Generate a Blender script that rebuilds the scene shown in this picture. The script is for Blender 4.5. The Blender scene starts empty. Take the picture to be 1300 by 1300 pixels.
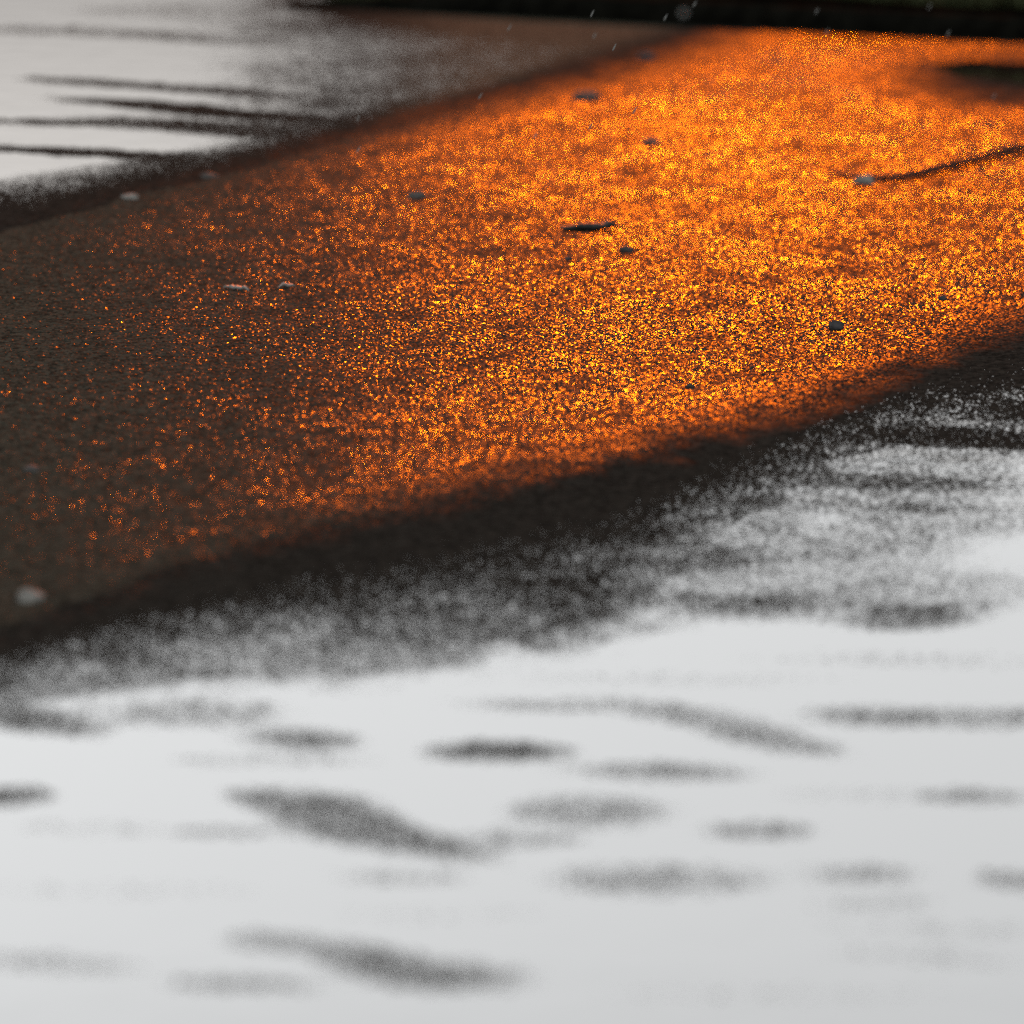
import bpy, bmesh, math, random
import numpy as np
from mathutils import Vector, noise as mnoise

random.seed(7)
R = math.radians
scene = bpy.context.scene
C = scene.collection

# ------------------------------------------------------------------ camera model
CAM_H = 1.0
PITCH = R(6.84)
FPX = 200.0 / 24.0 * 1300.0          # focal length in photo pixels
cs, sn = math.cos(PITCH), math.sin(PITCH)

def at(px, py, z=0.0):
    """point of the road (height z) seen at photo pixel px, py"""
    X = (px - 650) / FPX; Y = (650 - py) / FPX
    d = Vector((X, cs + Y * sn, -sn + Y * cs))
    t = (CAM_H - z) / -d.z
    return Vector((d.x * t, d.y * t, z))

cam_data = bpy.data.cameras.new('camera')
cam = bpy.data.objects.new('camera', cam_data); C.objects.link(cam)
cam.location = (0, 0, CAM_H)
cam.rotation_euler = (math.pi / 2 - PITCH, 0, 0)
cam_data.lens = 200; cam_data.sensor_width = 24; cam_data.sensor_fit = 'HORIZONTAL'
cam_data.clip_start = 0.1; cam_data.clip_end = 3000
fp = at(650, 432)
cam_data.dof.use_dof = True
cam_data.dof.focus_distance = fp.y * cs + (CAM_H - fp.z) * sn
cam_data.dof.aperture_fstop = 4.7
scene.camera = cam

# ------------------------------------------------------------------ helpers
def tag(o, label=None, cat=None, group=None, kind=None):
    if label: o['label'] = label
    if cat: o['category'] = cat
    if group: o['group'] = group
    if kind: o['kind'] = kind
    return o

def link_mesh(name, me, mat=None, parent=None):
    o = bpy.data.objects.new(name, me); C.objects.link(o)
    if mat: me.materials.append(mat)
    if parent: o.parent = parent
    return o

def new_mat(name):
    m = bpy.data.materials.new(name); m.use_nodes = True
    nt = m.node_tree
    return m, nt, nt.nodes['Principled BSDF']

def N(nt, typ, **kw):
    n = nt.nodes.new(typ)
    for k, v in kw.items(): setattr(n, k, v)
    return n

# ------------------------------------------------------------------ numpy noise
def hash2(ix, iy, seed):
    h = (ix.astype(np.uint32) * np.uint32(374761393) + iy.astype(np.uint32) * np.uint32(668265263)
         + np.uint32((seed * 2246822519) & 0xffffffff))
    h = (h ^ (h >> np.uint32(13))) * np.uint32(1274126177)
    h = (h ^ (h >> np.uint32(16))) * np.uint32(2654435761)
    h = h ^ (h >> np.uint32(15))
    return (h & np.uint32(0xffffff)).astype(np.float32) / np.float32(0xffffff)

def vnoise(x, y, seed):
    ix = np.floor(x).astype(np.int64); iy = np.floor(y).astype(np.int64)
    fx = (x - ix).astype(np.float32); fy = (y - iy).astype(np.float32)
    ux = fx * fx * fx * (fx * (fx * 6 - 15) + 10); uy = fy * fy * fy * (fy * (fy * 6 - 15) + 10)
    a = hash2(ix, iy, seed); b = hash2(ix + 1, iy, seed)
    c = hash2(ix, iy + 1, seed); d = hash2(ix + 1, iy + 1, seed)
    return (a + (b - a) * ux) * (1 - uy) + (c + (d - c) * ux) * uy - 0.5    # -.5 .. .5

def fbm(x, y, seed, octv=4, gain=.55):
    v = 0; a = 1.0; s = 0
    for k in range(octv):
        v = v + a * vnoise(x * 2 ** k + 17.3 * k, y * 2 ** k - 9.1 * k, seed + k); s += a; a *= gain
    return v / s * 2                                                       # about -1 .. 1

def stones(x, y, cell, seed, tilt, jit_h, dome):
    """crushed stone set in tar: every stone a tilted, slightly domed facet (metres)"""
    gx = x / cell; gy = y / cell
    ix = np.floor(gx).astype(np.int64); iy = np.floor(gy).astype(np.int64)
    best = np.full(x.shape, -1.0, np.float32); rnd = np.zeros(x.shape, np.float32)
    for dx in (-1, 0, 1):
        for dy in (-1, 0, 1):
            cx, cy = ix + dx, iy + dy
            ox = ((cx + .15 + .7 * hash2(cx, cy, seed)) - gx).astype(np.float32) * -cell
            oy = ((cy + .15 + .7 * hash2(cx, cy, seed + 1)) - gy).astype(np.float32) * -cell
            tx = (hash2(cx, cy, seed + 2) + hash2(cx, cy, seed + 3) + hash2(cx, cy, seed + 6) - 1.5) * 2.0 * tilt
            ty = (hash2(cx, cy, seed + 4) + hash2(cx, cy, seed + 5) + hash2(cx, cy, seed + 7) - 1.5) * 2.0 * tilt
            hi = (hash2(cx, cy, seed + 8) - .5) * 2 * jit_h
            r2 = ox * ox + oy * oy
            h = hi + tx * ox + ty * oy - dome * r2 / cell - 9.0 * np.maximum(r2 - (.62 * cell) ** 2, 0) / cell
            rnd = np.where(h > best, hash2(cx, cy, seed + 9), rnd); best = np.maximum(best, h)
    return np.maximum(best, -.45 * cell), rnd

def sstep(a, b, x):
    t = np.clip((x - a) / (b - a), 0, 1)
    return t * t * (3 - 2 * t)

# ------------------------------------------------------------------ relief of the road
# the crown of worn asphalt runs diagonally between two sheets of rain water
U_PTS = [(-900, 520), (-300, 395), (0, 296), (150, 258), (300, 220), (450, 180), (600, 140), (750, 104), (850, 78), (950, 42), (1050, 0), (1300, -90), (2200, -330)]
L_PTS = [(-900, 1010), (-300, 880), (0, 795), (100, 762), (200, 728), (300, 694), (400, 664), (500, 640), (600, 615), (700, 594), (800, 572), (870, 552), (1000, 514), (1100, 476), (1200, 438), (1300, 404), (1700, 290), (2400, 90)]
P_PTS = [(-900, 1150), (-300, 960), (0, 905), (100, 885), (200, 868), (500, 850), (700, 822), (800, 790), (860, 715), (950, 655), (1050, 592), (1150, 562), (1300, 545), (1700, 500), (2400, 260)]
Q_PTS = [(-900, 400), (-300, 280), (0, 232), (150, 206), (300, 180), (400, 150), (520, 100), (620, 60), (720, 10), (900, -60), (1300, -200), (2200, -420)]

# dry backs that stand out of the water: px, py, half width, half height (photo pixels), slope, rise in mm
ISLES = [
    (340, 1017, 48, 9, .12, 3.2), (425, 1038, 88, 25, .14, 4.0), (545, 1072, 88, 13, .15, 4.0), (480, 1056, 60, 14, .15, 3.6), (625, 1064, 45, 8, -.12, 2.6),
    (335, 1195, 58, 10, .05, 3.6), (430, 1209, 66, 12, .12, 3.6), (540, 1236, 118, 17, .06, 4.2), (480, 1222, 62, 14, .2, 3.6),
    (630, 955, 80, 11, 0, 4.4), (375, 939, 72, 11, .05, 3.7), (840, 980, 112, 10, .02, 3.4), (760, 1030, 92, 18, 0, 3.3),
    (967, 1054, 66, 9, 0, 3.8), (835, 1117, 124, 17, 0, 3.4), (690, 1067, 60, 7, -.02, 3.0), (860, 905, 90, 12, .12, 2.8), (985, 938, 90, 13, .16, 3.0), (700, 897, 90, 7, .02, 2.6),
    (1120, 909, 96, 12, .02, 3.2), (1270, 911, 66, 12, 0, 3.0), (1240, 1012, 66, 8, 0, 3.0), (1095, 1110, 66, 11, 0, 2.9),
    (1285, 1118, 50, 10, .12, 3.4), (1110, 1146, 80, 8, -.02, 2.6), (290, 1057, 52, 6, 0, 2.9), (515, 1113, 84, 7, 0, 2.9),
    (15, 1011, 50, 11, -.05, 4.2), (55, 917, 68, 12, .12, 4.4), (235, 906, 96, 14, 0, 3.3), (300, 1250, 94, 8, .02, 3.1), (50, 1222, 110, 10, .05, 2.8),
    (1180, 1215, 120, 8, .06, 2.4), (340, 965, 120, 6, 0, 2.5),
    # the speckled margin to the right
    (875, 634, 120, 11, .03, 4.1), (950, 607, 110, 8, .02, 3.7), (1150, 613, 115, 11, .03, 3.9), (860, 714, 165, 14, -.07, 3.9), (1155, 645, 66, 7, .02, 3.8),
    (930, 768, 95, 14, .05, 3.8), (1150, 782, 78, 16, -.02, 4.0), (1030, 765, 70, 11, 0, 3.4), (1100, 700, 80, 12, 0, 2.7), (1230, 745, 60, 10, 0, 2.5),
    (1290, 521, 58, 10, 0, 4.6), (1215, 557, 120, 9, .06, 4.8), (1080, 549, 80, 7, -.02, 4.4), (770, 797, 66, 7, 0, 2.6), (1300, 660, 80, 10, -.1, 2.3),
    (1000, 590, 260, 40, -.05, 3.0), (980, 660, 300, 45, -.03, 2.75), (820, 740, 180, 40, 0, 2.8), (1130, 750, 190, 30, 0, 2.6), (1180, 520, 120, 26, -.1, 3.0),
    (1150, 838, 220, 9, .02, 1.9), (880, 862, 170, 8, 0, 1.9), (1190, 1180, 150, 9, .04, 2.0), (1000, 1262, 220, 8, 0, 1.9), (150, 1130, 170, 8, 0, 1.9), (120, 1052, 110, 7, .03, 2.0), (1120, 1010, 130, 7, 0, 1.9), (560, 1160, 140, 7, 0, 1.8),
    # long low ridges in the far water
    (250, 114, 100, 5, .06, 4.4), (110, 105, 70, 5, .05, 4.2), (180, 133, 100, 5, .06, 4.6), (310, 146, 90, 6, .06, 4.8), (210, 158, 90, 8, .05, 4.0), (330, 166, 90, 8, .03, 4.4),
    (70, 192, 120, 6, .05, 5.4), (210, 201, 60, 5, .03, 4.2), (40, 155, 80, 4, .05, 4.0), (100, 40, 120, 6, .03, 3.4), (270, 50, 90, 6, .04, 3.2), (440, 92, 90, 7, .03, 3.0),
    (300, 15, 150, 10, 0, 2.6), (560, 75, 110, 12, 0, 2.6),
]
# dips that stay filled with smooth water
DIPS = [(1330, 96, 110, 15, .06, 6.0), (1240, 86, 70, 10, .05, 5.2)]

def relief(x, y):
    """height in metres, wetness of the stone 0..1 ; world arrays in"""
    dep = y * cs + CAM_H * sn
    px = 650 + FPX * x / dep
    py = 650 - FPX * (y * sn - CAM_H * cs) / dep
    n1 = fbm(x * 5, y * 2.2, 11); n2 = fbm(x * 16, y * 7, 23); n3 = fbm(x * 45, y * 22, 37, 3)
    yU = np.interp(px, *zip(*U_PTS)); yL = np.interp(px, *zip(*L_PTS))
    yP = np.interp(px, *zip(*P_PTS)); yQ = np.interp(px, *zip(*Q_PTS))
    # near side: 0 at the edge of the crown, 1 where open water begins
    tL = (py - yL) / np.maximum(yP - yL, 25)
    tU = (yU - py) / np.maximum(yU - yQ, 20)
    kx = [-2, -.3, 0, .16, .28, .42, .62, .97, 1.12, 1.6]
    nearH = np.interp(tL + .12 * n1 + .10 * n2, kx, [5.5, 5.0, 3.4, 1.1, .72, .50, .36, .24, -.4, -1.2])
    farH = np.interp(tU + .14 * n1 + .10 * n2, kx, [5.5, 5.0, 3.4, 1.4, .75, .50, .36, .15, -.4, -1.2])
    H = np.minimum(nearH, farH)
    H = H + (.45 * n1 + .55 * n2 + .25 * n3) * (.34 + .66 * sstep(.8, 2.6, H))
    hf = np.interp(px, [-100, 200, 330, 450, 600, 800], [-.9, -.38, .05, .24, .34, .45]) + .10 * sstep(62, 30, py) * sstep(700, 300, px) + .12 * n1 + .12 * n2 + .06 * n3
    H = np.where(py < yU, np.maximum(H, hf), H)
    dpx = px + 22 * n1 + 14 * n2; dpy = py + 2.2 * n2 + 2.0 * n3
    for cx, cy, rx, ry, k, mm in ISLES:
        ex = dpx - cx; ey = dpy - cy - k * ex
        q = (ex / (1.22 * rx)) ** 2 + (ey / ((1.3 if cy > 250 else .95) * ry)) ** 2
        k = np.exp(-.30 * q ** 2.5)
        mm = mm + .35 * (mm < 3.25)
        H = np.maximum(H, H + (np.minimum(-.08 + (mm - 2.5) * .235, .27 + .28 * ((cx > 1000) * (cy < 570) + .6 * (cy < 250))) + .07 * n3 + .09 * n2 - H) * k)
    for cx, cy, rx, ry, k, mm in DIPS:
        ex = dpx + 40 * n2 - cx; ey = dpy + 5 * n1 + 4 * n2 - cy - k * ex
        H = H - mm * np.exp(-.6 * ((ex / rx) ** 2 + (ey / ry) ** 2) ** 1.6)
    wet = sstep(36, -46, py - yL + 24 * n2 + 14 * n1 + 8 * n3) * sstep(34, -56, yU - py + 20 * n2 + 8 * n3)
    wet = wet * (1 - np.exp(-.5 * (((px + 40 * n2 - 1300) / 145) ** 2 + ((py + 8 * n2 - 104) / 34) ** 2) ** 1.5))
    wet = wet * (1 - .22 * sstep(.1, .8, n1 + .5 * n2))
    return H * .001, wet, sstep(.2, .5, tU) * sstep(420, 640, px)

def axis_rows():
    out = [.6, 1.2, 2.0, 3.0, 3.8, 4.4, 4.8, 5.05]
    y = 5.2
    while y < 17.6:
        out.append(y)
        if y < 6.4: y += .0032
        elif y < 7.6: y += .0024
        elif y < 12.2: y += .0018
        elif y < 14: y += .0027
        else: y += .0040
    s = .006
    while y < 900:
        out.append(y); s *= 1.12; y += s
    return np.array(out)

def axis_cols():
    half = .0605 * 1.14
    core = np.linspace(-half, half, 1060)
    s = core[1] - core[0]; u = half; side = []
    while u < 3.5:
        s *= 1.10; u += s; side.append(u)
    side = np.array(side)
    return np.concatenate([-side[::-1], core, side])

def build_road():
    ys = axis_rows(); us = axis_cols()
    nr, nc = len(ys), len(us)
    co = np.empty((nr, nc, 3), np.float32); wet = np.empty((nr, nc), np.float32); pale_ = np.empty((nr, nc), np.float32)
    step = 260
    for a in range(0, nr, step):
        yy = ys[a:a + step, None] * np.ones((1, nc)); xx = yy * us[None, :]
        h, w, far_sheen = relief(xx, yy)
        big, rb = stones(xx, yy, .0050, 101, .15, .0005, .20)
        fine, rf = stones(xx, yy, .0026, 211, .16, .0002, .22)
        fade = sstep(1.2, .5, np.abs(xx) / (.12 * yy)) * sstep(20, 17.5, yy) * sstep(4.5, 5.2, yy)
        silt = sstep(.0024, .0010, h)                    # low margins: the gaps between the stones are silted up
        g = (big + .35 * fine) * (1 - silt) + np.maximum(.32 * big + .95 * fine, -.0007) * silt
        g = g * fade
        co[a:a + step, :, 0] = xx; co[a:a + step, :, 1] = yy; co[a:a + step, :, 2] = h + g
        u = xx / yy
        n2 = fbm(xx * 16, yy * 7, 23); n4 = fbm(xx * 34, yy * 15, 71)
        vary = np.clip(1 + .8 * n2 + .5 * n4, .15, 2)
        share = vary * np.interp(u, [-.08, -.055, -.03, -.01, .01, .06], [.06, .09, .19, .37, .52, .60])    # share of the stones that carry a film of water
        pale_[a:a + step] = sstep(.0022, .0036, h) * np.interp(u, [-.06, -.03, 0, .03], [.6, .45, .15, 0]) + far_sheen  # sky sheen put into the colour: left of the crown and far margin
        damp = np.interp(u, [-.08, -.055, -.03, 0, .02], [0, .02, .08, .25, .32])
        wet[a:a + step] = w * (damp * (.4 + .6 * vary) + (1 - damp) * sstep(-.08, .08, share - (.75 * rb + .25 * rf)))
    n = nr * nc
    idx = np.arange(n, dtype=np.int32).reshape(nr, nc)
    q = np.stack([idx[:-1, :-1], idx[:-1, 1:], idx[1:, 1:], idx[1:, :-1]], -1).reshape(-1, 4)
    me = bpy.data.meshes.new('road')
    me.vertices.add(n); me.vertices.foreach_set('co', co.reshape(-1))
    me.loops.add(q.size); me.loops.foreach_set('vertex_index', q.reshape(-1))
    me.polygons.add(len(q)); me.polygons.foreach_set('loop_start', np.arange(0, q.size, 4, dtype=np.int32))
    me.update(calc_edges=True)
    at_ = me.attributes.new('wet', 'FLOAT', 'POINT'); at_.data.foreach_set('value', wet.reshape(-1))
    at_ = me.attributes.new('pale', 'FLOAT', 'POINT'); at_.data.foreach_set('value', pale_.reshape(-1))
    return me

# ------------------------------------------------------------------ materials
def mat_asphalt():
    m, nt, b = new_mat('wet_asphalt'); L = nt.links.new
    geo = N(nt, 'ShaderNodeNewGeometry')
    wet = N(nt, 'ShaderNodeAttribute', attribute_name='wet')
    vor = N(nt, 'ShaderNodeTexVoronoi'); vor.inputs['Scale'].default_value = 150
    L(geo.outputs['Position'], vor.inputs['Vector'])
    ramp = N(nt, 'ShaderNodeValToRGB')
    ramp.color_ramp.elements[0].color = (.0085, .0092, .0084, 1); ramp.color_ramp.elements[1].color = (.031, .0335, .030, 1)
    sep = N(nt, 'ShaderNodeSeparateColor'); L(vor.outputs['Color'], sep.inputs[0])
    L(sep.outputs[0], ramp.inputs[0])
    pa = N(nt, 'ShaderNodeAttribute', attribute_name='pale')          # paler stone colour, painted in place of a reflected sky sheen
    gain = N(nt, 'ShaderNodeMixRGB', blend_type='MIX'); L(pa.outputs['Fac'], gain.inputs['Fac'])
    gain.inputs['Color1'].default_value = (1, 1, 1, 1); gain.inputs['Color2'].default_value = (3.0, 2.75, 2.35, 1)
    mul = N(nt, 'ShaderNodeMixRGB', blend_type='MULTIPLY'); mul.inputs['Fac'].default_value = 1
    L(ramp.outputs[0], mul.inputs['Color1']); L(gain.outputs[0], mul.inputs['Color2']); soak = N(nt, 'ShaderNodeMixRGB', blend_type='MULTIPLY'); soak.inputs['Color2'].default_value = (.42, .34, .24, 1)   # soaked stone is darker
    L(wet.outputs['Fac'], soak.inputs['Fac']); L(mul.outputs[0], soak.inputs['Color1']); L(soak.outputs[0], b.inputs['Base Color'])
    def steps(vals):
        r = N(nt, 'ShaderNodeValToRGB'); el = r.color_ramp.elements
        el[0].position = 0; el[1].position = 1
        el[0].color = (vals[0],) * 3 + (1,); el[1].color = (vals[2],) * 3 + (1,)
        q = el.new(.5); q.color = (vals[1],) * 3 + (1,)
        L(wet.outputs['Fac'], r.inputs[0]); return r.outputs[0]
    # wet: 0 silted margin, .5 damp stone, 1 stone under a film of water
    b.inputs['Roughness'].default_value = .7; b.inputs['Specular IOR Level'].default_value = 0
    gl = N(nt, 'ShaderNodeBsdfGlossy'); gl.inputs['Color'].default_value = (1, 1, 1, 1)
    L(steps((.5, .27, .12)), gl.inputs['Roughness'])
    mix = N(nt, 'ShaderNodeMixShader'); L(steps((0, .024, .055)), mix.inputs['Fac'])
    L(b.outputs[0], mix.inputs[1]); L(gl.outputs[0], mix.inputs[2])
    L(mix.outputs[0], nt.nodes['Material Output'].inputs['Surface'])
    no = N(nt, 'ShaderNodeTexNoise'); no.inputs['Scale'].default_value = 700; no.inputs['Detail'].default_value = 2
    L(geo.outputs['Position'], no.inputs['Vector'])
    bp = N(nt, 'ShaderNodeBump'); bp.inputs['Strength'].default_value = .25; bp.inputs['Distance'].default_value = .0006
    L(no.outputs['Fac'], bp.inputs['Height']); L(bp.outputs[0], b.inputs['Normal']); L(bp.outputs[0], gl.inputs['Normal'])
    return m

def mat_water():
    m, nt, b = new_mat('rain_water'); L = nt.links.new
    b.inputs['Base Color'].default_value = (.012, .011, .010, 1)
    b.inputs['Roughness'].default_value = .012; b.inputs['IOR'].default_value = 1.33
    geo = N(nt, 'ShaderNodeNewGeometry')
    mp = N(nt, 'ShaderNodeMapping'); mp.inputs['Scale'].default_value = (1, .5, 1)
    L(geo.outputs['Position'], mp.inputs['Vector'])
    no = N(nt, 'ShaderNodeTexNoise'); no.inputs['Scale'].default_value = 14; no.inputs['Detail'].default_value = 3
    L(mp.outputs[0], no.inputs['Vector'])
    bp = N(nt, 'ShaderNodeBump'); bp.inputs['Strength'].default_value = .3; bp.inputs['Distance'].default_value = .002
    L(no.outputs['Fac'], bp.inputs['Height']); L(bp.outputs[0], b.inputs['Normal'])
    return m

def mat_simple(name, c0, c1, scale, rough, spec=.5, bump=0.0, dist=.002):
    m, nt, b = new_mat(name); L = nt.links.new
    tc = N(nt, 'ShaderNodeTexCoord')
    no = N(nt, 'ShaderNodeTexNoise'); no.inputs['Scale'].default_value = scale; no.inputs['Detail'].default_value = 5
    L(tc.outputs['Object'], no.inputs['Vector'])
    ramp = N(nt, 'ShaderNodeValToRGB')
    ramp.color_ramp.elements[0].position = .3; ramp.color_ramp.elements[1].position = .7
    ramp.color_ramp.elements[0].color = (*c0, 1); ramp.color_ramp.elements[1].color = (*c1, 1)
    L(no.outputs['Fac'], ramp.inputs[0]); L(ramp.outputs[0], b.inputs['Base Color'])
    b.inputs['Roughness'].default_value = rough; b.inputs['Specular IOR Level'].default_value = spec
    if bump:
        bp = N(nt, 'ShaderNodeBump'); bp.inputs['Strength'].default_value = bump; bp.inputs['Distance'].default_value = dist
        L(no.outputs['Fac'], bp.inputs['Height']); L(bp.outputs[0], b.inputs['Normal'])
    return m

# ------------------------------------------------------------------ road and water
road = link_mesh('road', build_road(), mat_asphalt()); tag(road, kind='structure')

water_mat = mat_water()
def sheet(name, pts, z):
    me = bpy.data.meshes.new(name)
    me.from_pydata([(p[0], p[1], z) for p in pts], [], [list(range(len(pts)))])
    o = link_mesh(name, me, water_mat); tag(o, kind='structure'); return o
def mid(k): return [(px, (np.interp(px, *zip(*U_PTS)) + np.interp(px, *zip(*L_PTS))) / 2 + k) for px in (-300, 0, 300, 600, 900, 1200, 1600)]
near = [at(px, py) for px, py in mid(60)]
sheet('water', [Vector((-2.5, near[0].y, 0)), Vector((-2.5, 3, 0)), Vector((2.5, 3, 0)), Vector((2.5, near[-1].y, 0))] + near[::-1], 0)
farp = [at(px, py) for px, py in [(-300, 360), (0, 280), (300, 205), (600, 125), (850, 65), (950, 30)]]
sheet('water', [Vector((-3.5, farp[0].y, 0))] + farp + [Vector((.25, 17.6, 0)), Vector((.1, 24, 0)), Vector((-4, 26, 0))], 0)
sheet('water', [at(1130, 140), at(1500, 200), at(1500, 60), at(1130, 62)], 0)

# ------------------------------------------------------------------ kerb, verge
kA, kB = at(400, 10), at(1300, 57)
kd = (kB - kA); kd.z = 0; kd.normalize(); kn = Vector((-kd.y, kd.x, 0))
kang = math.atan2(kd.y, kd.x)
kerb_mat = mat_simple('dark_kerb_stone', (.003, .003, .0025), (.010, .010, .008), 30, .9, 0, .5, .004)
def kerb_stone_mesh(seed, L):
    rnd = random.Random(seed)
    bm = bmesh.new()
    bmesh.ops.create_cube(bm, size=1)
    bmesh.ops.scale(bm, vec=(L, .13, .20), verts=bm.verts)
    bmesh.ops.translate(bm, vec=(0, .065, -.10 + .047), verts=bm.verts)
    bmesh.ops.bevel(bm, geom=bm.edges[:], offset=.011, segments=3, affect='EDGES')
    bmesh.ops.subdivide_edges(bm, edges=[e for e in bm.edges if e.calc_length() > .1], cuts=12, use_grid_fill=True)
    for v in bm.verts:
        p = v.co * 14 + Vector((seed * 3.1, 0, 0))
        v.co += Vector((0, mnoise.noise(p), mnoise.noise(p + Vector((9, 9, 9))))) * .0035
    if seed == 0:                                   # the end stone dips down to the road
        for v in bm.verts:
            t = min(max((v.co.x / L + .5) / .95, 0), 1)
            if v.co.z > -.1: v.co.z = -.1 + (v.co.z + .1) * (.72 + .28 * t)
    for f in bm.faces: f.smooth = True
    me = bpy.data.meshes.new('kerb_stone'); bm.to_mesh(me); bm.free(); return me
KL = ['sloping dark end stone of the kerb, farthest left', 'dark kerb stone behind the left tip of the orange glitter',
      'dark wet kerb stone behind the middle of the orange glitter', 'dark kerb stone at the right, behind the small dark puddle', 'dark kerb stone past the right end of the view']
s0 = -.10
for k in range(5):
    o = link_mesh('kerb_stone', kerb_stone_mesh(k, .592), kerb_mat)
    p = kA + kd * (s0 + .6 * (k + .5))
    o.location = (p.x, p.y, 0); o.rotation_euler = (0, 0, kang)
    tag(o, KL[k], 'kerb stone', 'kerb stones along the verge')

def verge_h(s, t):
    up = min(max((s - .05) / 1.3, 0), 1); up = up * up * (3 - 2 * up)
    return .036 * min(max((s + .1) / .6, 0), 1) + up * min(.17 * t, .75) + .02 * mnoise.noise(Vector((s * 2, t * 2, 3)))
verge_mat = mat_simple('dark_turf', (.012, .014, .008), (.032, .038, .020), 6, .9, 0, .6, .02)
bm = bmesh.new(); grid = []
ss = [s0 + .08 * k for k in range(55)] + [4.3, 5.5, 7.5, 11, 18, 40]; tt = [.128, .17, .22, .3, .4, .55, .75, 1, 1.4, 2, 3, 4.5, 6, 10, 30, 120]
for s in ss: grid.append([bm.verts.new(kA + kd * s + kn * t + Vector((0, 0, verge_h(s, t)))) for t in tt])
for i in range(len(ss) - 1):
    for j in range(len(tt) - 1): bm.faces.new((grid[i][j], grid[i + 1][j], grid[i + 1][j + 1], grid[i][j + 1])).smooth = True
me = bpy.data.meshes.new('verge'); bm.to_mesh(me); bm.free()
tag(link_mesh('verge', me, verge_mat), kind='structure')

grass_mat = mat_simple('dark_grass', (.016, .020, .009), (.085, .10, .05), 25, .9, 0)
bm = bmesh.new(); rnd = random.Random(3)
for k in range(9000):
    s = rnd.uniform(s0, 2.6); t = .13 + abs(rnd.gauss(0, .22))
    p = kA + kd * s + kn * t; p.z = verge_h(s, t) - .004
    h = rnd.uniform(.02, .05); w = rnd.uniform(.0015, .003); a = rnd.uniform(0, 6.28)
    d = Vector((math.cos(a), math.sin(a), 0)); e = Vector((-d.y, d.x, 0)) * w; bend = rnd.uniform(.2, .9) * h
    v = [bm.verts.new(p - e), bm.verts.new(p + e), bm.verts.new(p + e * .7 + d * bend * .35 + Vector((0, 0, h * .6))), bm.verts.new(p - e * .7 + d * bend * .35 + Vector((0, 0, h * .6))), bm.verts.new(p + d * bend + Vector((0, 0, h * .95)))]
    bm.faces.new((v[0], v[1], v[2], v[3])); bm.faces.new((v[3], v[2], v[4]))
me = bpy.data.meshes.new('grass'); bm.to_mesh(me); bm.free()
tag(link_mesh('grass', me, grass_mat), 'short dark wet grass growing behind the kerb', 'grass', kind='stuff')

# ------------------------------------------------------------------ litter on the road
def ground_z(x, y):
    h = relief(np.array([[x]]), np.array([[y]]))[0]; return float(h[0, 0])

def pebble_mesh(seed, sx, sy, sz, lump=.28):
    bm = bmesh.new(); bmesh.ops.create_icosphere(bm, subdivisions=4, radius=1)
    off = Vector((seed * 7.7, seed * 3.3, seed))
    for v in bm.verts:
        p = v.co.copy()
        r = 1 + lump * mnoise.noise(p * 1.3 + off) + lump * .4 * mnoise.noise(p * 3.1 + off)
        z = p.z * r
        v.co = Vector((p.x * r * sx, p.y * r * sy, (z if z > -.45 else -.45 + (z + .45) * .2) * sz))
    for f in bm.faces: f.smooth = True
    me = bpy.data.meshes.new('pebble'); bm.to_mesh(me); bm.free(); return me
pale = mat_simple('pale_pebble', (.13, .128, .118), (.28, .275, .255), 60, .7, .05, .3)
grey = mat_simple('grey_pebble', (.055, .053, .050), (.105, .10, .095), 60, .7, .05, .3)
dark = mat_simple('dark_pebble', (.03, .03, .032), (.075, .073, .075), 80, .7, .05, .3)
bark = mat_simple('wet_bark', (.022, .022, .022), (.07, .072, .072), 70, .6, .12, .5)
twig_mat = mat_simple('dark_twig', (.010, .010, .010), (.05, .05, .05), 90, .8, .02, .5)

def scale_at(py): return (at(650, py).y * cs + sn) / FPX     # metres per photo pixel
PEBBLES = [  # px, py (foot), full width px, height px, material, label
    (38, 770, 33, 17, pale, 'pale pebble on the dark margin at the left edge, nearest of the pale pebbles'),
    (1062, 423, 20, 11, dark, 'round dark pebble in focus on the orange glitter near the dark right margin'),
    (1097, 238, 26, 12, pale, 'pale pebble lying against the end of the twig'),
    (530, 257, 24, 10, grey, 'grey pebble at the dim upper left of the orange glitter'),
    (745, 131, 34, 13, grey, 'blurred grey pebble at the far edge of the orange glitter'),
    (826, 188, 24, 9, grey, 'small grey pebble deep in the bright blurred orange glitter'),
    (165, 257, 22, 8, pale, 'small pale pebble on the dark strip below the far water'),
    (266, 229, 24, 7, grey, 'flat grey pebble on the dark strip between far water and orange glitter'),
    (821, 78, 24, 11, dark, 'dark blurred stone where the far margin meets the orange'),
    (795, 325, 19, 8, dark, 'small dark stone just in front of the strip of bark'),
    (877, 498, 12, 6, dark, 'tiny dark stone near the lower edge of the glitter'),
    (722, 335, 9, 5, dark, 'tiny dark stone to the left of the small dark stone'),
    (40, 606, 20, 9, grey, 'grey pebble on dull asphalt at the left edge'),
    (1197, 386, 12, 6, dark, 'tiny dark stone far right on the orange glitter'),
]
for k, (px, py, w, h, m, lab) in enumerate(PEBBLES):
    p = at(px, py); s = scale_at(py)
    sx = w * s / 2; sz = h * s / 1.4
    o = link_mesh('pebble', pebble_mesh(k + 1, sx, sx * .85, sz), m)
    p.y += sx * .5
    o.location = (p.x, p.y, max(ground_z(p.x, p.y), 0) + .30 * sz); o.rotation_euler = (0, 0, random.uniform(-.6, .6))
    tag(o, lab, 'pebble', 'loose pebbles on the wet road')

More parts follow.
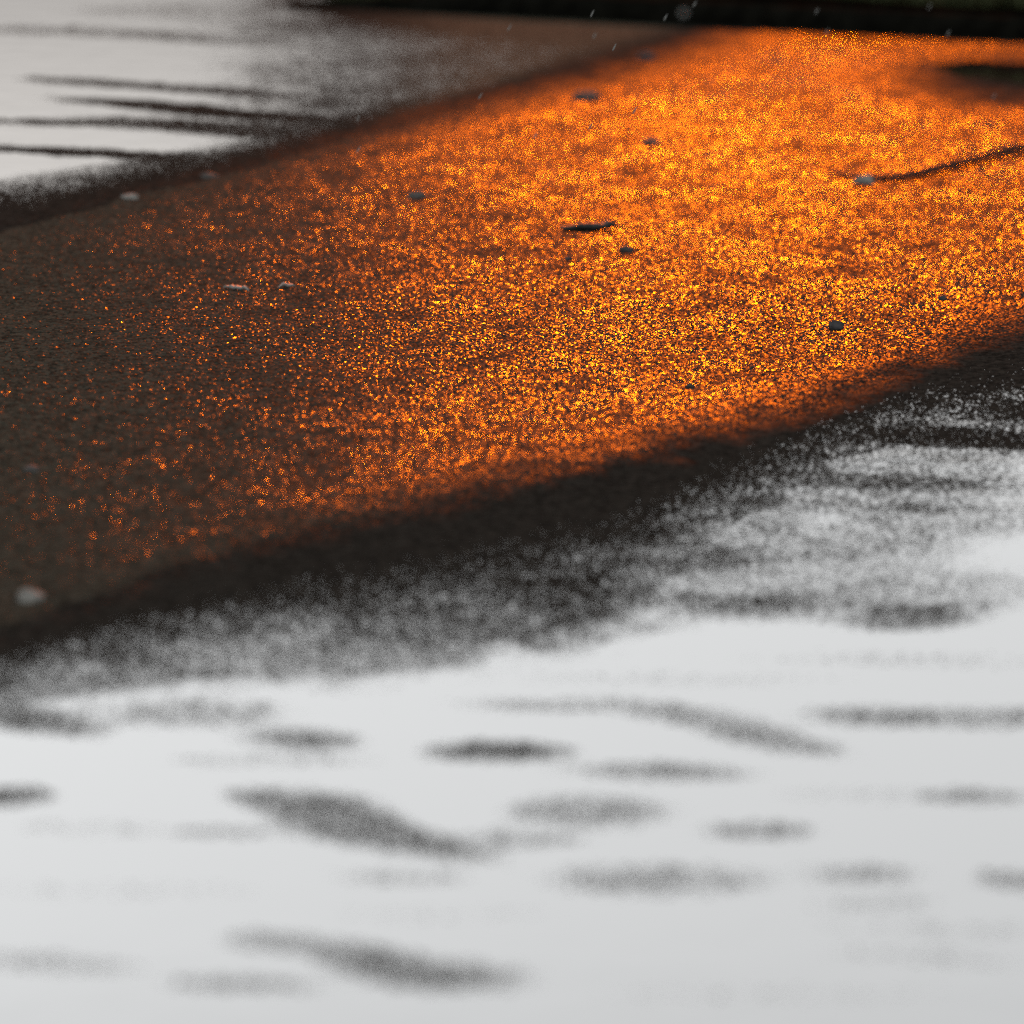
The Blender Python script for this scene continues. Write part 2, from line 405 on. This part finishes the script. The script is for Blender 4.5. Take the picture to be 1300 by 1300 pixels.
def strip_mesh(L, W, T, seed, bow):
    """a curled flake: long, lens shaped, with real thickness"""
    bm = bmesh.new(); n, mseg = 26, 8; rings = []
    for i in range(n):
        t = i / (n - 1) * 2 - 1
        wid = W * max(1 - abs(t) ** 2.2, .06) ** .6 * (1 + .25 * mnoise.noise(Vector((t * 3, seed, 0))))
        zc = bow * t * t + T * .5 * mnoise.noise(Vector((t * 2.2, 4, seed)))
        th = T * (.35 + .65 * max(1 - t * t, .05)) * (1 + .5 * mnoise.noise(Vector((t * 4, 2, seed))))
        ring = []
        for j in range(mseg):
            a = 2 * math.pi * j / mseg
            ring.append(bm.verts.new((t * L / 2, math.cos(a) * wid / 2, zc + th * .5 + math.sin(a) * th / 2 + .12 * T * math.cos(2 * a))))
        rings.append(ring)
    for i in range(n - 1):
        for j in range(mseg):
            bm.faces.new((rings[i][j], rings[i + 1][j], rings[i + 1][(j + 1) % mseg], rings[i][(j + 1) % mseg])).smooth = True
    bm.faces.new(rings[0]); bm.faces.new(rings[-1][::-1])
    bmesh.ops.recalc_face_normals(bm, faces=bm.faces)
    me = bpy.data.meshes.new('flake'); bm.to_mesh(me); bm.free(); return me
def flake(name, px, py, wpx, hpx, depth, m, lab, cat, rot, bow=0, tilt=0):
    p = at(px, py); s = scale_at(py)
    o = link_mesh(name, strip_mesh(wpx * s, depth, hpx * s, px * .1, bow), m)
    o.location = (p.x, p.y, max(ground_z(p.x, p.y), 0) + .001); o.rotation_euler = (0, tilt, rot)
    tag(o, lab, cat)
flake('bark_strip', 750, 297, 74, 10, .022, bark, 'dark grey strip of wet bark lying on the orange glitter', 'bark', .12, .002, -.05)
chip = mat_simple('pale_wood_chip', (.20, .19, .17), (.33, .32, .30), 60, .6, .4)
flake('wood_chip', 300, 374, 36, 6, .010, chip, 'pale sliver of wood lying on the dim left of the glitter', 'wood chip', -.45, 0, .06)
flake('wood_chip', 364, 371, 22, 5, .010, chip, 'short pale sliver just right of the longer pale sliver', 'wood chip', .2)

# twig that lies at the right, running out of the view
tw = [(1052, 226), (1075, 230), (1098, 237), (1130, 236), (1165, 231), (1195, 224), (1225, 216), (1262, 206), (1300, 197), (1345, 188), (1390, 184)]
pts = [at(*q) for q in tw]
bm = bmesh.new(); rings = []
for i, p in enumerate(pts):
    r = .0022 + .0030 * min(i / 5, 1)
    z = max(ground_z(p.x, p.y), 0) + r + .002 + .002 * mnoise.noise(Vector((i * .9, 0, 5)))
    dirv = (pts[min(i + 1, len(pts) - 1)] - pts[max(i - 1, 0)]).normalized(); side = Vector((-dirv.y, dirv.x, 0))
    rings.append([bm.verts.new(Vector((p.x, p.y, z)) + side * r * math.cos(a) + Vector((0, 0, r * math.sin(a)))) for a in [2 * math.pi * j / 8 for j in range(8)]])
for i in range(len(rings) - 1):
    for j in range(8): bm.faces.new((rings[i][j], rings[i + 1][j], rings[i + 1][(j + 1) % 8], rings[i][(j + 1) % 8])).smooth = True
bm.faces.new(rings[0]); bm.faces.new(rings[-1])
bmesh.ops.recalc_face_normals(bm, faces=bm.faces)
me = bpy.data.meshes.new('twig'); bm.to_mesh(me); bm.free()
twig = link_mesh('twig', me, twig_mat); sub = twig.modifiers.new('s', 'SUBSURF'); sub.levels = sub.render_levels = 2
tag(twig, 'thin dark wet twig on the orange glitter, running out of the right edge', 'twig')

# ------------------------------------------------------------------ falling rain
def along(px, py, dist):
    X = (px - 650) / FPX; Y = (650 - py) / FPX
    return Vector((X, cs + Y * sn, -sn + Y * cs)) * dist + Vector((0, 0, CAM_H))
drop_mat, dnt, db = new_mat('sky_grey_drop')  # opaque grey, painted in place of sky light seen through the drop
db.inputs['Base Color'].default_value = (.24, .25, .24, 1); db.inputs['Roughness'].default_value = .5; db.inputs['Specular IOR Level'].default_value = .1
db.inputs['IOR'].default_value = 1.33
bm = bmesh.new(); bmesh.ops.create_uvsphere(bm, u_segments=20, v_segments=16, radius=1)
for v in bm.verts:
    v.co.x *= .0008 * (1 - .35 * v.co.z); v.co.y *= .0008 * (1 - .35 * v.co.z); v.co.z *= .0052
for f in bm.faces: f.smooth = True
drop_me = bpy.data.meshes.new('raindrop'); bm.to_mesh(drop_me); bm.free(); drop_me.materials.append(drop_mat)
for px, py, dist in [(752, 17, 9.6), (845, 22, 9.9), (882, 5, 10.4), (647, 35, 10.2), (755, 45, 10.6), (780, 60, 9.3), (610, 122, 10), (455, 150, 10.3), (455, 190, 9.9),
                     (1037, 14, 9.8), (1180, 8, 10.5), (1050, 40, 10.1), (1204, 42, 9.7), (1262, 122, 10), (806, 140, 9.5), (750, 160, 9.8), (680, 172, 10.2)]:
    dist = dist + (2.3 if px > 1000 else 1.0)
    o = bpy.data.objects.new('raindrop', drop_me); C.objects.link(o)
    o.location = along(px, py, dist); o.rotation_euler = (0, R(28) + random.uniform(-.06, .06), 0)
    tag(o, 'slender raindrop falling aslant in front of the far side of the road', 'raindrop', 'falling raindrops')
bm = bmesh.new(); bmesh.ops.create_uvsphere(bm, u_segments=24, v_segments=16, radius=.0027)
for v in bm.verts: v.co.z *= .92
for f in bm.faces: f.smooth = True
me = bpy.data.meshes.new('raindrop'); bm.to_mesh(me); bm.free()
big_drop = link_mesh('raindrop', me, drop_mat); big_drop.location = along(868, 17, 7.0)
tag(big_drop, 'large round blurred raindrop close by, in front of the dark kerb', 'raindrop')

# ------------------------------------------------------------------ light
w = bpy.data.worlds.new('World'); scene.world = w; w.use_nodes = True
nt = w.node_tree; L = nt.links.new
bg = nt.nodes['Background']
SUN_EL, SUN_AZ = R(14), R(-40)            # low behind the cloud, ahead and to the left
sky = N(nt, 'ShaderNodeTexSky', sky_type='NISHITA'); sky.sun_disc = False
sky.sun_elevation = SUN_EL; sky.sun_rotation = SUN_AZ % (2 * math.pi); sky.dust_density = 3; sky.air_density = 1.2; sky.ozone_density = 1
hs = N(nt, 'ShaderNodeHueSaturation'); hs.inputs['Saturation'].default_value = .06
L(sky.outputs[0], hs.inputs['Color'])
tc = N(nt, 'ShaderNodeTexCoord'); sp = N(nt, 'ShaderNodeSeparateXYZ'); L(tc.outputs['Generated'], sp.inputs[0])
gm = N(nt, 'ShaderNodeGamma'); gm.inputs['Gamma'].default_value = .45      # thick cloud evens the light out
L(hs.outputs[0], gm.inputs['Color'])
deck = N(nt, 'ShaderNodeValToRGB')       # dim horizon, a pale break in the cloud, a dark rain cloud above it
e = deck.color_ramp.elements
e[0].position = 0; e[0].color = (.2, .2, .2, 1); e[1].position = 1; e[1].color = (.8, .8, .8, 1)
for pos, v in ((.055, .30), (.07, .46), (.085, .58), (.12, .92), (.17, 1.12), (.188, 1.12), (.215, .16), (.34, .07), (.6, .12), (.85, .6)):
    q = e.new(pos); q.color = (v * .968, v * .987, v, 1) if pos > .09 else (v, v * .965, v * .93, 1)
L(sp.outputs['Z'], deck.inputs[0])
back = N(nt, 'ShaderNodeMapRange'); back.inputs['From Min'].default_value = .25; back.inputs['From Max'].default_value = -.35
L(sp.outputs['Y'], back.inputs['Value'])
mb = N(nt, 'ShaderNodeMixRGB'); mb.inputs['Color2'].default_value = (.8, .8, .8, 1)
L(back.outputs[0], mb.inputs['Fac']); L(deck.outputs[0], mb.inputs['Color1'])
mu = N(nt, 'ShaderNodeMixRGB', blend_type='MULTIPLY'); mu.inputs['Fac'].default_value = 1
L(gm.outputs[0], mu.inputs['Color1']); L(mb.outputs[0], mu.inputs['Color2'])
L(mu.outputs[0], bg.inputs['Color']); bg.inputs['Strength'].default_value = .15

sd = bpy.data.lights.new('sun', 'SUN'); sd.energy = .06; sd.angle = R(25); sd.color = (1, .96, .9)
so = bpy.data.objects.new('sun', sd); C.objects.link(so)
dv = Vector((math.sin(SUN_AZ) * math.cos(SUN_EL), math.cos(SUN_AZ) * math.cos(SUN_EL), math.sin(SUN_EL)))
so.rotation_euler = dv.to_track_quat('Z', 'Y').to_euler()

# the lit sodium street lamp beyond the verge, whose glow lies on the wet road
ld = bpy.data.lights.new('street_lamp_light', 'POINT'); ld.energy = 3800; ld.color = (1, .157, .0008); ld.shadow_soft_size = .22
lo = bpy.data.objects.new('street_lamp_light', ld); C.objects.link(lo)
lo.location = (.90, 30, 7.2)

scene.view_settings.view_transform = 'Standard'; scene.view_settings.look = 'None'
scene.view_settings.exposure = 2.25; scene.view_settings.gamma = 1
scene.render.engine = 'CYCLES'
scene.cycles.use_denoising = False
scene.cycles.max_bounces = 5
scene.cycles.use_adaptive_sampling = False
